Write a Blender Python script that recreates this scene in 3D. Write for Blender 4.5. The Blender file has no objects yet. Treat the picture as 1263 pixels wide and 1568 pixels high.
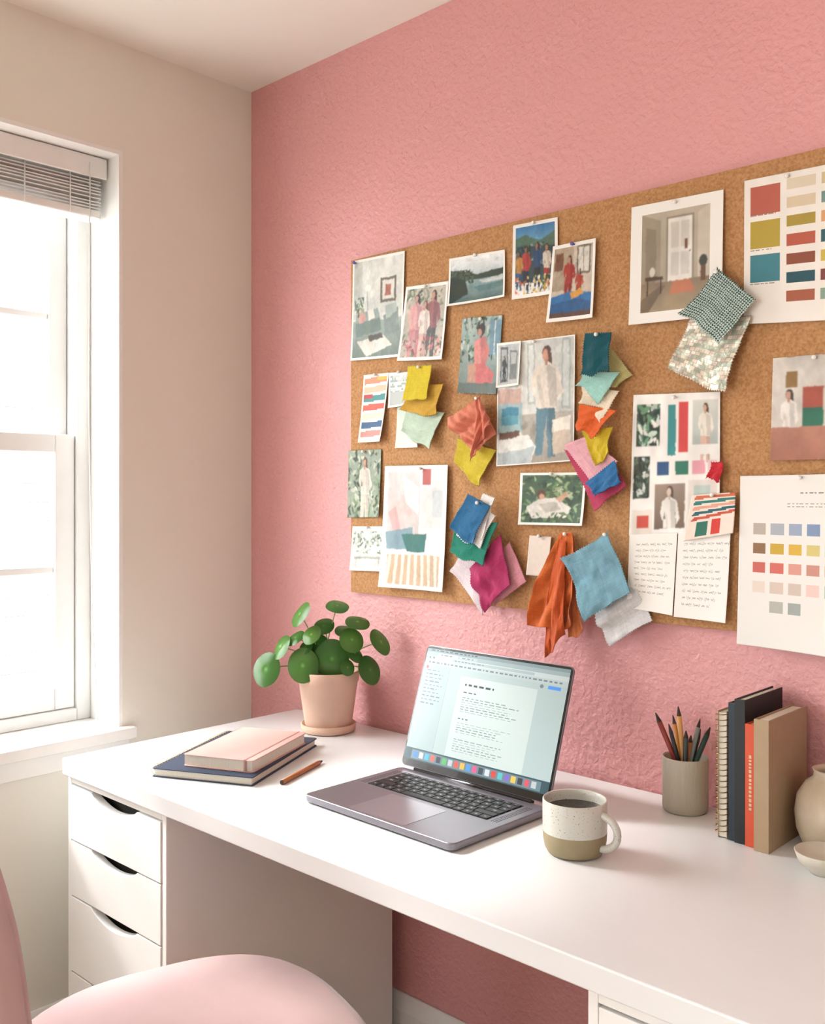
import bpy, math, random
import numpy as np
from mathutils import Vector, Matrix
random.seed(4)
scn=bpy.context.scene
# ------------------------------------------------------------------ helpers
def lin(h):
    h=h.lstrip('#'); o=[]
    for i in (0,2,4):
        c=int(h[i:i+2],16)/255
        o.append(c/12.92 if c<=.04045 else ((c+.055)/1.055)**2.4)
    return tuple(o)
def mat(name,col,rough=.5,metal=0,noise=0,nscale=20,bump=0,bscale=100,bdist=.002,sheen=0,coat=0,col2=None,detail=4,stretch=None):
    m=bpy.data.materials.new(name); m.use_nodes=True
    nt=m.node_tree; b=nt.nodes['Principled BSDF']
    c=lin(col); b.inputs['Base Color'].default_value=(*c,1)
    b.inputs['Roughness'].default_value=rough; b.inputs['Metallic'].default_value=metal
    if sheen:
        b.inputs['Sheen Weight'].default_value=sheen; b.inputs['Sheen Roughness'].default_value=.4
    if coat: b.inputs['Coat Weight'].default_value=coat
    tc=nt.nodes.new('ShaderNodeTexCoord'); src=tc.outputs['Object']
    if stretch:
        mp=nt.nodes.new('ShaderNodeMapping'); mp.inputs['Scale'].default_value=stretch
        nt.links.new(src,mp.inputs[0]); src=mp.outputs[0]
    if noise or col2:
        n=nt.nodes.new('ShaderNodeTexNoise'); n.inputs['Scale'].default_value=nscale; n.inputs['Detail'].default_value=detail
        nt.links.new(src,n.inputs['Vector'])
        r=nt.nodes.new('ShaderNodeValToRGB')
        r.color_ramp.elements[0].position=.35; r.color_ramp.elements[1].position=.65
        c2=lin(col2) if col2 else tuple(x*(1-noise) for x in c)
        r.color_ramp.elements[0].color=(*c2,1); r.color_ramp.elements[1].color=(*c,1)
        nt.links.new(n.outputs['Fac'],r.inputs[0]); nt.links.new(r.outputs[0],b.inputs['Base Color'])
    if bump:
        n=nt.nodes.new('ShaderNodeTexNoise'); n.inputs['Scale'].default_value=bscale; n.inputs['Detail'].default_value=2
        nt.links.new(src,n.inputs['Vector'])
        bp=nt.nodes.new('ShaderNodeBump'); bp.inputs['Strength'].default_value=bump; bp.inputs['Distance'].default_value=bdist
        nt.links.new(n.outputs['Fac'],bp.inputs['Height']); nt.links.new(bp.outputs[0],b.inputs['Normal'])
    return m
def attrmat(name,rough=.6,weave=0,emit=0,sheen=0,spec=.5,metal=0,ws=700):
    m=bpy.data.materials.new(name); m.use_nodes=True
    nt=m.node_tree; b=nt.nodes['Principled BSDF']; b.inputs['Roughness'].default_value=rough
    b.inputs['Specular IOR Level'].default_value=spec; b.inputs['Metallic'].default_value=metal
    a=nt.nodes.new('ShaderNodeAttribute'); a.attribute_name='Col'
    nt.links.new(a.outputs['Color'],b.inputs['Base Color'])
    if sheen: b.inputs['Sheen Weight'].default_value=sheen
    if emit:
        nt.links.new(a.outputs['Color'],b.inputs['Emission Color']); b.inputs['Emission Strength'].default_value=emit
    if weave:
        tc=nt.nodes.new('ShaderNodeTexCoord'); n=nt.nodes.new('ShaderNodeTexNoise'); n.inputs['Scale'].default_value=ws
        nt.links.new(tc.outputs['Object'],n.inputs['Vector'])
        bp=nt.nodes.new('ShaderNodeBump'); bp.inputs['Strength'].default_value=weave; bp.inputs['Distance'].default_value=.0008
        nt.links.new(n.outputs['Fac'],bp.inputs['Height']); nt.links.new(bp.outputs[0],b.inputs['Normal'])
    return m
class MB:
    def __init__(s): s.v=[];s.f=[];s.m=[];s.s=[]
    def add(s,vs,fs,mi=0,sm=False):
        o=len(s.v); s.v+=[tuple(v) for v in vs]
        for f in fs: s.f.append([i+o for i in f]); s.m.append(mi); s.s.append(sm)
    def box(s,x0,x1,y0,y1,z0,z1,mi=0,M=None):
        vs=[Vector((x,y,z)) for z in(z0,z1) for y in(y0,y1) for x in(x0,x1)]
        if M: vs=[M@v for v in vs]
        s.add(vs,[(0,2,3,1),(4,5,7,6),(0,1,5,4),(2,6,7,3),(0,4,6,2),(1,3,7,5)],mi)
    def prism(s,pts,y0,y1,mi=0,M=None,axis='y'):
        n=len(pts)
        if axis=='y': vs=[Vector((p[0],y0,p[1])) for p in pts]+[Vector((p[0],y1,p[1])) for p in pts]
        else: vs=[Vector((p[0],p[1],y0)) for p in pts]+[Vector((p[0],p[1],y1)) for p in pts]
        if M: vs=[M@v for v in vs]
        fs=[list(range(n)),list(range(2*n-1,n-1,-1))]+[(i,i+n,(i+1)%n+n,(i+1)%n) for i in range(n)]
        s.add(vs,fs,mi)
    def lathe(s,prof,c=(0,0,0),seg=48,mi=0,mis=None,M=None,wob=0):
        n=len(prof); vs=[]
        for r,z in prof:
            for k in range(seg):
                a=2*math.pi*k/seg; vs.append(Vector((c[0]+r*math.cos(a),c[1]+r*math.sin(a),c[2]+z)))
        if M: vs=[M@v for v in vs]
        o=len(s.v); s.v+=[tuple(v) for v in vs]
        for i in range(n-1):
            for k in range(seg):
                s.f.append([o+i*seg+k,o+i*seg+(k+1)%seg,o+(i+1)*seg+(k+1)%seg,o+(i+1)*seg+k]); s.m.append(mis[i] if mis else mi); s.s.append(True)
    def tube(s,pts,r,seg=8,mi=0,cap=True):
        pts=[Vector(p) for p in pts]; n=len(pts); rs=r if isinstance(r,(list,tuple)) else [r]*n
        o=len(s.v); up=Vector((0.13,0.21,1)).normalized()
        for i,p in enumerate(pts):
            t=(pts[min(i+1,n-1)]-pts[max(i-1,0)]).normalized()
            a=t.cross(up)
            if a.length<.05: a=t.cross(Vector((1,0,0)))
            a.normalize(); b=t.cross(a)
            for k in range(seg):
                an=2*math.pi*k/seg; s.v.append(tuple(p+(a*math.cos(an)+b*math.sin(an))*rs[i]))
        for i in range(n-1):
            for k in range(seg):
                s.f.append([o+i*seg+k,o+i*seg+(k+1)%seg,o+(i+1)*seg+(k+1)%seg,o+(i+1)*seg+k]); s.m.append(mi); s.s.append(True)
        if cap:
            s.f.append([o+k for k in range(seg)][::-1]); s.m.append(mi); s.s.append(False)
            s.f.append([o+(n-1)*seg+k for k in range(seg)]); s.m.append(mi); s.s.append(False)
    def build(s,name,mats,bevel=0,parent=None,seg=2,fix=True):
        me=bpy.data.meshes.new(name); me.from_pydata(s.v,[],s.f)
        for m in mats: me.materials.append(m)
        me.polygons.foreach_set('material_index',s.m); me.polygons.foreach_set('use_smooth',s.s); me.update()
        if fix:
            import bmesh
            bm=bmesh.new(); bm.from_mesh(me); bmesh.ops.recalc_face_normals(bm,faces=bm.faces); bm.to_mesh(me); bm.free()
        ob=bpy.data.objects.new(name,me); scn.collection.objects.link(ob)
        if bevel:
            b=ob.modifiers.new('bevel','BEVEL'); b.width=bevel; b.segments=seg; b.limit_method='ANGLE'; b.angle_limit=math.radians(40)
        if parent: ob.parent=parent
        return ob
def empty(name,loc=(0,0,0)):
    e=bpy.data.objects.new(name,None); e.empty_display_size=.05; scn.collection.objects.link(e); return e
def RZ(cx,cy,cz,deg): return Matrix.Translation((cx,cy,cz))@Matrix.Rotation(math.radians(deg),4,'Z')
# ---------------------------------------------------------------- materials
M_pink=bpy.data.materials.new('pink_textured_paint'); M_pink.use_nodes=True
nt=M_pink.node_tree; b=nt.nodes['Principled BSDF']; b.inputs['Roughness'].default_value=.45
b.inputs['Base Color'].default_value=(*lin('#dc9e9d'),1)
tc=nt.nodes.new('ShaderNodeTexCoord')
n1=nt.nodes.new('ShaderNodeTexNoise'); n1.inputs['Scale'].default_value=80; n1.inputs['Detail'].default_value=2.5; n1.inputs['Distortion'].default_value=.2
rp=nt.nodes.new('ShaderNodeValToRGB'); rp.color_ramp.elements[0].position=.37; rp.color_ramp.elements[1].position=.66
bp=nt.nodes.new('ShaderNodeBump'); bp.inputs['Strength'].default_value=.42; bp.inputs['Distance'].default_value=.0032
nt.links.new(tc.outputs['Object'],n1.inputs['Vector']); nt.links.new(n1.outputs['Fac'],rp.inputs[0]); nt.links.new(rp.outputs[0],bp.inputs['Height']); nt.links.new(bp.outputs[0],b.inputs['Normal'])
M_beige=mat('cream_wall_paint','#eceadf',.6,bump=.12,bscale=90,bdist=.002)
M_ceil=mat('ceiling_paint','#f0eee6',.7,bump=.1,bscale=60)
M_trim=mat('white_trim_paint','#f4f4f1',.35,noise=.02)
M_vinyl=mat('white_vinyl','#f3f4f3',.35,noise=.02)
M_white=mat('white_desk_laminate','#e0e2e3',.32,noise=.012,nscale=6)
M_white2=mat('white_drawer_laminate','#ebebe9',.4,noise=.015,nscale=6)
M_gap_shade=mat('painted_gap_shade','#2c2823',.8,noise=.1)  # dark colour painted in for the shade inside the white drawer units
M_floor=mat('wood_floor','#b08b66',.45,noise=.35,nscale=8,stretch=(1,8,1))
M_cork=mat('cork','#c09163',.85,noise=0,nscale=230,col2='#a67648',bump=.5,bscale=260,bdist=.001,detail=5)
M_paper=attrmat('printed_paper',.5,spec=.35)
M_cloth=attrmat('woven_fabric',.85,weave=.9,sheen=.25,spec=.2,ws=520)
M_seq=attrmat('metallic_woven_fabric',.3,weave=.9,metal=.35,ws=260)
# ---------------------------------------------------------------- room
m=MB(); m.box(-.3,4.2,0,.15,-.02,2.5); m.build('wall_back',[M_pink])
m=MB()
y1,y0,zs,zt=-.39,-1.27,.727,2.087
m.box(-.25,0,y1+.01,0,-.02,2.5); m.box(-.25,0,-4,y0-.01,-.02,2.5); m.box(-.25,0,y0-.01,y1+.01,-.02,zs-.02); m.box(-.25,0,y0-.01,y1+.01,zt+.01,2.5)
m.build('wall_left',[M_beige])
m=MB(); m.box(-.25,-.0005,y1,y1+.01,zs,zt+.01); m.box(-.25,-.0005,y0-.01,y0,zs,zt+.01); m.box(-.25,-.0005,y0,y1,zt,zt+.01); m.build('trim_window_reveal',[M_trim])
m=MB(); m.box(-.25,4.2,-4,.15,2.351,2.5); m.build('ceiling',[M_ceil])
m=MB(); m.box(-.25,4.2,-4,.15,-.1,0); m.build('floor',[M_floor])
m=MB(); m.prism([(0,0),(.016,0),(.016,.1),(.01,.125),(.006,.135),(0,.135)],-4,-.016); m.build('baseboard_left',[M_trim],.002)
m=MB()
vs=[(0,0),(-.016,0),(-.016,.115),(-.01,.14),(-.006,.15),(0,.15)]
n=len(vs); V=[(0,p[0],p[1]) for p in vs]+[(4.2,p[0],p[1]) for p in vs]
m.add(V,[list(range(n)),list(range(2*n-1,n-1,-1))]+[(i,(i+1)%n,(i+1)%n+n,i+n) for i in range(n)]); m.build('baseboard_back',[M_trim],.002)
m=MB(); m.box(-.25,0,y0-.01,y1+.01,.707,.727); m.box(0,.03,y0-.03,y1+.03,.700,.727); m.box(.0,.012,y0-.02,y1+.02,.655,.700); m.build('trim_window_sill',[M_trim],.002)
# window
win=empty('window_1')
m=MB()
X0,X1=-.23,-.135
m.box(X0,X1,y1-.035,y1,zs,zt); m.box(X0,X1,y0,y0+.035,zs,zt); m.box(X0,X1,y0+.035,y1-.035,zs,zs+.03); m.box(X0,X1,y0+.035,y1-.035,zt-.035,zt)
m.build('frame',[M_vinyl],.003,win)
def sash(nm,x0,x1,z0,z1,bot,top,st):
    a,bb=y0+.037,y1-.037
    m=MB(); m.box(x0,x1,a,a+st,z0,z1); m.box(x0,x1,bb-st,bb,z0,z1); m.box(x0,x1,a+st,bb-st,z0,z0+bot); m.box(x0,x1,a+st,bb-st,z1-top,z1)
    zm=(z0+bot+z1-top)/2; xm=(x0+x1)/2
    m.box(xm-.008,xm+.008,a+st,bb-st,zm-.009,zm+.009)
    ym=(a+bb)/2; m.box(xm-.0075,xm+.0075,ym-.009,ym+.009,z0+bot,z1-top)
    m.build(nm,[M_vinyl],.003,win)
    g=MB(); g.box(xm-.002,xm+.002,a+st,bb-st,z0+bot,z1-top); g.build(nm+'_glass',[M_glass],0,win)
M_glass=bpy.data.materials.new('window_glass'); M_glass.use_nodes=True
nt=M_glass.node_tree; nt.nodes.remove(nt.nodes['Principled BSDF'])
tr=nt.nodes.new('ShaderNodeBsdfTransparent'); gl=nt.nodes.new('ShaderNodeBsdfGlossy'); gl.inputs['Roughness'].default_value=.02
mx=nt.nodes.new('ShaderNodeMixShader'); mx.inputs[0].default_value=.05
nt.links.new(tr.outputs[0],mx.inputs[1]); nt.links.new(gl.outputs[0],mx.inputs[2]); nt.links.new(mx.outputs[0],nt.nodes['Material Output'].inputs[0])
sash('upper_sash',-.215,-.185,1.375,zt-.036,.045,.04,.045)
sash('lower_sash',-.178,-.145,zs+.031,1.425,.055,.045,.05)
# blind
bl=empty('window_blind')
M_blind=mat('blind_slat','#f0efeb',.4,noise=.03)
m=MB(); m.box(-.125,-.055,y0+.006,y1-.006,zt-.046,zt-.002); m.box(-.053,-.047,y0+.004,y1-.004,zt-.052,zt-.002); m.build('headrail',[M_blind],.003,bl)
m=MB()
for i in range(9):
    z=zt-.055-i*.0078
    M=Matrix.Translation((-.092,0,z))@Matrix.Rotation(math.radians(random.uniform(-3,7)),4,'Y')
    m.box(-.025,.025,y0+.01,y1-.01,-.0014,.0014,0,M)
m.build('slats',[M_blind],0,bl)
m=MB(); m.box(-.119,-.065,y0+.01,y1-.01,zt-.144,zt-.124); m.build('bottom_rail',[M_blind],.004,bl)
m=MB(); m.tube([(-.045,y1-.05,zt-.02),(-.047,y1-.052,1.5),(-.045,y1-.045,1.0),(-.03,y1-.04,.78),(-.02,y1-.05,.7285)],.0014,6)
for yy in (.09,.2,.45,.68): m.tube([(-.064,y1-yy,zt-.045),(-.064,y1-yy,zt-.14)],.0016,6)
m.build('cords',[M_blind],0,bl)
# exterior
M_sid=mat('pale_siding','#fbfaf8',.7,noise=.03); M_ew=mat('exterior_window_glass','#b5c4c8',.3,noise=.05); M_roof=mat('pale_roof','#d4d6d6',.8,noise=.06)
m=MB(); bx=-9
m.box(bx-4,bx,-9,9,-3,2.7)
for k in range(25): m.box(bx,bx+.02,-9,9,-3+k*.22,-3+k*.22+.21)
for yy in (-6,-3.1,.2,2.55,5):
    m.box(bx+.02,bx+.06,yy-.55,yy+.55,.6,2.1,1); m.box(bx+.06,bx+.09,yy-.65,yy+.65,2.1,2.22); m.box(bx+.06,bx+.09,yy-.65,yy+.65,.48,.6); m.box(bx+.06,bx+.09,yy-.03,yy+.03,.6,2.1); m.box(bx+.06,bx+.09,yy-.65,yy-.55,.48,2.2);m.box(bx+.06,bx+.09,yy+.55,yy+.65,.48,2.2)
m.box(bx,bx+.7,-9,9,-.45,-.3,2)
m.build('neighbor_building',[M_sid,M_ew,M_roof])
m=MB(); m.box(-40,-.3,-40,40,-3.2,-3); m.build('ground',[mat('pale_ground','#e2e1dd',.9,noise=.06)])
# ---------------------------------------------------------------- desk
desk=empty('desk')
m=MB(); m.box(.203,2.02,-.636,-.012,.706,.74); m.build('desktop',[M_white],.0025,desk,3)
def pedestal(nm,x0,x1):
    m=MB(); yf=-.625; yb=-.045
    m.box(x0,x0+.014,yf,yb,.02,.7055); m.box(x1-.014,x1,yf,yb,.02,.7055); m.box(x0+.014,x1-.014,yf+.02,yb,.69,.7055)
    m.box(x0+.014,x1-.014,yb-.01,yb,.02,.69); m.box(x0+.014,x1-.014,yf+.02,yb,.02,.035)
    m.box(x0+.014,x1-.014,yf,yf+.018,.690,.7055)
    for fx in(x0+.02,x1-.05):
        for fy in (yf+.03,yb-.06): m.box(fx,fx+.03,fy,fy+.03,0,.02)
    m.build(nm+'_carcass',[M_white2],.0015,desk)
    d=MB(); d.box(x0+.0145,x1-.0145,yf+.03,yb-.012,.04,.686); d.build(nm+'_interior',[M_gap_shade],0,desk)  # solid dark block, paints the shade seen through handle cut-outs and drawer gaps
    d=MB(); xc=(x0+x1)/2
    for z0,z1 in((.576,.687),(.463,.573),(.309,.460),(.166,.306),(.03,.163)):
        pts=[(x0+.016,z0),(x1-.016,z0),(x1-.016,z1),(xc+.085,z1)]
        for k in range(1,16):
            t=k/16; xx=xc+.085-.17*t; pts.append((xx,z1-.022*math.sin(math.pi*t)**.7))
        pts+=[(xc-.085,z1),(x0+.016,z1)]
        d.prism(pts,yf-.002,yf+.016)
    d.build(nm+'_drawer_fronts',[M_white2],.0012,desk)
pedestal('pedestal_a',.208,.572); pedestal('pedestal_b',1.463,1.83)
m=MB(); m.tube([(1.12,-.03,.70),(1.125,-.02,.55),(1.13,-.02,.4),(1.16,-.025,.2),(1.2,-.04,.06),(1.3,-.1,.008)],.0025,6); m.build('power_cable',[mat('cable_rubber','#8a7468',.6,noise=.05)])
# ---------------------------------------------------------------- sheets (prints and cloth)
def hexarr(h): return np.array(lin(h))
def inpoly(U,V,pts):
    r=np.zeros(U.shape,bool); n=len(pts); j=n-1
    for i in range(n):
        xi,yi=pts[i]; xj,yj=pts[j]
        if yi!=yj:
            c=((yi>V)!=(yj>V))&(U<(xj-xi)*(V-yi)/(yj-yi)+xi); r^=c
        j=i
    return r
def field(rng,U,V,n):
    z=rng.uniform(-1,1,(n+2,n+2)); iu=np.clip(U,0,.9999)*n; iv=np.clip(V,0,.9999)*n
    a=iu.astype(int); b=iv.astype(int); fu=iu-a; fv=iv-b; fu=fu*fu*(3-2*fu); fv=fv*fv*(3-2*fv)
    return (z[b,a]*(1-fu)+z[b,a+1]*fu)*(1-fv)+(z[b+1,a]*(1-fu)+z[b+1,a+1]*fu)*fv
def paint(U0,V0,ops,seed=1,photo=0,fib=0):
    rng=np.random.RandomState(seed); C=np.ones(U0.shape+(3,))*.85; U,V=U0,V0
    if photo:
        U=U0+photo*(.014*field(rng,U0,V0,7)+.012*field(rng,U0,V0,16)+.010*field(rng,U0,V0,36)+.006*field(rng,U0,V0,70))
        V=V0+photo*(.014*field(rng,U0,V0,7)+.012*field(rng,U0,V0,16)+.010*field(rng,U0,V0,36)+.006*field(rng,U0,V0,70))
    border=None
    for o in ops:
        k=o[0]
        if k=='f': C[:]=hexarr(o[1])
        elif k=='r': C[(U>=o[1])&(U<=o[3])&(V>=o[2])&(V<=o[4])]=hexarr(o[5])
        elif k=='g':
            mk=(U>=o[1])&(U<=o[3])&(V>=o[2])&(V<=o[4]); t=np.clip(((V-o[2])/(o[4]-o[2])),0,1)[...,None]
            G=hexarr(o[5])*(1-t)+hexarr(o[6])*t; C[mk]=G[mk]
        elif k=='x':
            mk=(U>=o[1])&(U<=o[3])&(V>=o[2])&(V<=o[4]); t=np.clip((U-o[1])/(o[3]-o[1]),0,1); G=C*(o[5]*(1-t)+o[6]*t)[...,None]; C[mk]=G[mk]
        elif k=='e': C[((U-o[1])/o[3])**2+((V-o[2])/o[4])**2<=1]=hexarr(o[5])
        elif k=='p': C[inpoly(U,V,o[1])]=hexarr(o[2])
        elif k=='l':
            for _ in range(o[5]):
                cu,cv=rng.uniform(o[1],o[3]),rng.uniform(o[2],o[4]); a=rng.uniform(0,3.14); s=o[6]*rng.uniform(.4,1.3)
                du,dv=U-cu,V-cv; x=du*math.cos(a)+dv*math.sin(a); y=-du*math.sin(a)+dv*math.cos(a)
                mk=((x/s)**2+(y/(s*.35))**2<=1)&(U>=o[1])&(U<=o[3])&(V>=o[2])&(V<=o[4]); C[mk]=hexarr(o[7][rng.randint(len(o[7]))])*rng.uniform(.75,1.2)
        elif k=='P': # person: cx, head top v, foot v, width, top, bottom, hair, skin
            _,cx,vt,vb,wd,tcx,bcx,hair,skin=o; H=vb-vt; hr=H*.062
            C[inpoly(U,V,[(cx-wd*.32,vt+H*.5),(cx+wd*.32,vt+H*.5),(cx+wd*.34,vb),(cx+wd*.08,vb),(cx+wd*.02,vt+H*.62),(cx-wd*.12,vb*.98+vt*.02),(cx-wd*.34,vb*.98+vt*.02)])]=hexarr(bcx)
            mk=inpoly(U,V,[(cx+wd*.05,vt+H*.5),(cx+wd*.32,vt+H*.5),(cx+wd*.34,vb),(cx+wd*.2,vb)]); C[mk]*=.75
            C[inpoly(U,V,[(cx-wd*.13,vt+H*.14),(cx+wd*.13,vt+H*.14),(cx+wd*.42,vt+H*.2),(cx+wd*.58,vt+H*.42),(cx+wd*.4,vt+H*.5),(cx+wd*.33,vt+H*.32),(cx+wd*.36,vt+H*.56),(cx-wd*.34,vt+H*.54),(cx-wd*.30,vt+H*.32),(cx-wd*.2,vt+H*.42),(cx-wd*.4,vt+H*.44),(cx-wd*.5,vt+H*.34),(cx-wd*.42,vt+H*.2)])]=hexarr(tcx)
            mk=inpoly(U,V,[(cx+wd*.02,vt+H*.16),(cx+wd*.34,vt+H*.2),(cx+wd*.36,vt+H*.55),(cx+wd*.12,vt+H*.54)]); C[mk]*=.74
            mk=inpoly(U,V,[(cx-wd*.3,vt+H*.3),(cx-wd*.1,vt+H*.38),(cx-wd*.05,vt+H*.54),(cx-wd*.15,vt+H*.54)]); C[mk]*=.85
            ex=hr*1.0
            C[((U-cx-ex*.15)/(ex*1.1))**2+((V-vt-hr)/(hr*1.2))**2<=1]=hexarr(hair)
            C[inpoly(U,V,[(cx+ex*.2,vt+hr*.4),(cx+ex*1.3,vt+hr),(cx+ex*1.4,vt+hr*2.7),(cx+ex*.4,vt+hr*2.2)])]=hexarr(hair)
            C[((U-cx+ex*.2)/(ex*.7))**2+((V-vt-hr*1.2)/(hr*.9))**2<=1]=hexarr(skin)
            C[(np.abs(U-cx)<ex*.35)&(V>vt+hr*1.8)&(V<vt+H*.17)]=hexarr(skin)*.8
        elif k=='t':
            h=(o[4]-o[2])/o[5]; th=o[8] if len(o)>8 else .38
            for i in range(o[5]):
                u=o[1]; end=o[3]-rng.uniform(0,.3)*(o[3]-o[1]); v=o[2]+i*h
                while u<end:
                    w=rng.uniform(.03,.09)*(o[7] if len(o)>7 else 1); mk=(U>=u)&(U<=min(u+w,end))&(V>=v)&(V<=v+h*th); C[mk]=hexarr(o[6]); u+=w+.012
        elif k=='s':
            h=(o[4]-o[2])/o[5]
            for i in range(o[5]):
                u=o[1]+rng.uniform(0,.04); end=o[3]-rng.uniform(0,.3)*(o[3]-o[1]); v=o[2]+(i+.5)*h
                while u<end:
                    w=rng.uniform(.05,.16); fr=rng.uniform(170,260); ph=rng.uniform(0,6)
                    y=v+h*.2*np.sin(U*fr+ph)*(.5+.5*np.sin(U*47+ph)); mk=(U>=u)&(U<=u+w)&(np.abs(V-y)<.0075); C[mk]=C[mk]*.45+hexarr(o[6])*.55; u+=w+.03
        elif k=='n': C*=(1+o[1]*field(rng,U0,V0,11))[...,None]
        elif k=='w':
            s=o[1]; off=((V*s*1.5).astype(int)%2)*.5; a=(U*s+off).astype(int); bq=(V*s*1.5).astype(int)
            pal=np.array([lin(c) for c in o[2]]); tab=rng.randint(0,len(pal),(64,64)); C[:]=pal[tab[bq%64,a%64]]
            C[((U*s+off)%1<.14)|((V*s*1.5)%1<.14)]=hexarr(o[3])
        elif k=='h':
            s=o[1]; a=((U*s)%1<.5); bb=((V*s)%1<.5); d=((U+V)*s%.5<.25)
            C[:]=hexarr(o[2]); C[(a&bb)]=hexarr(o[3]); C[(a^bb)&d]=hexarr(o[3])
        elif k=='b': border=o
    if photo:
        for _ in range(60):
            cu,cv=rng.uniform(0,1,2); a=rng.uniform(0,3.14); s=rng.uniform(.02,.085)
            du,dv=U-cu,V-cv; x=du*math.cos(a)+dv*math.sin(a); y=-du*math.sin(a)+dv*math.cos(a)
            mk=((x/s)**2+(y/(s*.5))**2<=1); C[mk]*=1+(rng.uniform(-.2,.16))*min(1,photo*2)
        L=1+.12*field(rng,U0,V0,4)+.08*field(rng,U0,V0,12)+.10*field(rng,U0,V0,44)*min(1,photo*2); C*=L[...,None]
        C+=(.01*field(rng,U0,V0,6))[...,None]*np.array([1,.2,-1])
        for _ in range(2):
            D=C.copy(); D[1:-1,1:-1]=(C[1:-1,1:-1]*2+C[:-2,1:-1]+C[2:,1:-1]+C[1:-1,:-2]+C[1:-1,2:])/6; C=D
        C=np.clip(C*.95+.012,0,.95)
    if fib:
        C=C*(1+rng.uniform(-fib,fib,(C.shape[0],1,1))*.6+rng.uniform(-fib,fib,(1,C.shape[1],1))*.6+rng.uniform(-fib,fib,C.shape[:2]+(1,))*.6)
    if border: C[(U0<border[1])|(U0>1-border[1])|(V0<border[2])|(V0>1-border[2])]=hexarr('#f1efe9')
    return C
def colormesh(name,P,C,mt,parent=None,smooth=True):
    ny,nx=P.shape[0]-1,P.shape[1]-1
    me=bpy.data.meshes.new(name); idx=np.arange((ny+1)*(nx+1)).reshape(ny+1,nx+1)
    F=np.stack([idx[1:,:-1],idx[1:,1:],idx[:-1,1:],idx[:-1,:-1]],-1).reshape(-1,4)
    me.vertices.add(P.shape[0]*P.shape[1]); me.vertices.foreach_set('co',P.reshape(-1).astype(np.float32))
    me.loops.add(F.size); me.loops.foreach_set('vertex_index',F.reshape(-1).astype(np.int32))
    me.polygons.add(len(F)); me.polygons.foreach_set('loop_start',np.arange(0,F.size,4,dtype=np.int32))
    me.polygons.foreach_set('use_smooth',np.full(len(F),smooth,dtype=bool))
    me.update(calc_edges=True)
    ca=me.color_attributes.new('Col','FLOAT_COLOR','CORNER')
    cc=np.ones((len(F),4,4)); cc[:,:,:3]=C.reshape(-1,1,3); ca.data.foreach_set('color',cc.reshape(-1).astype(np.float32))
    me.materials.append(mt); ob=bpy.data.objects.new(name,me); scn.collection.objects.link(ob)
    if parent: ob.parent=parent
    return ob
SC=[0]
M_pin=[mat('pin_%d'%i,c,.25,coat=.5,noise=.02) for i,c in enumerate(['#f2f0ea','#6a5bb0','#d8d2c4','#c9a24a'])]
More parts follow.
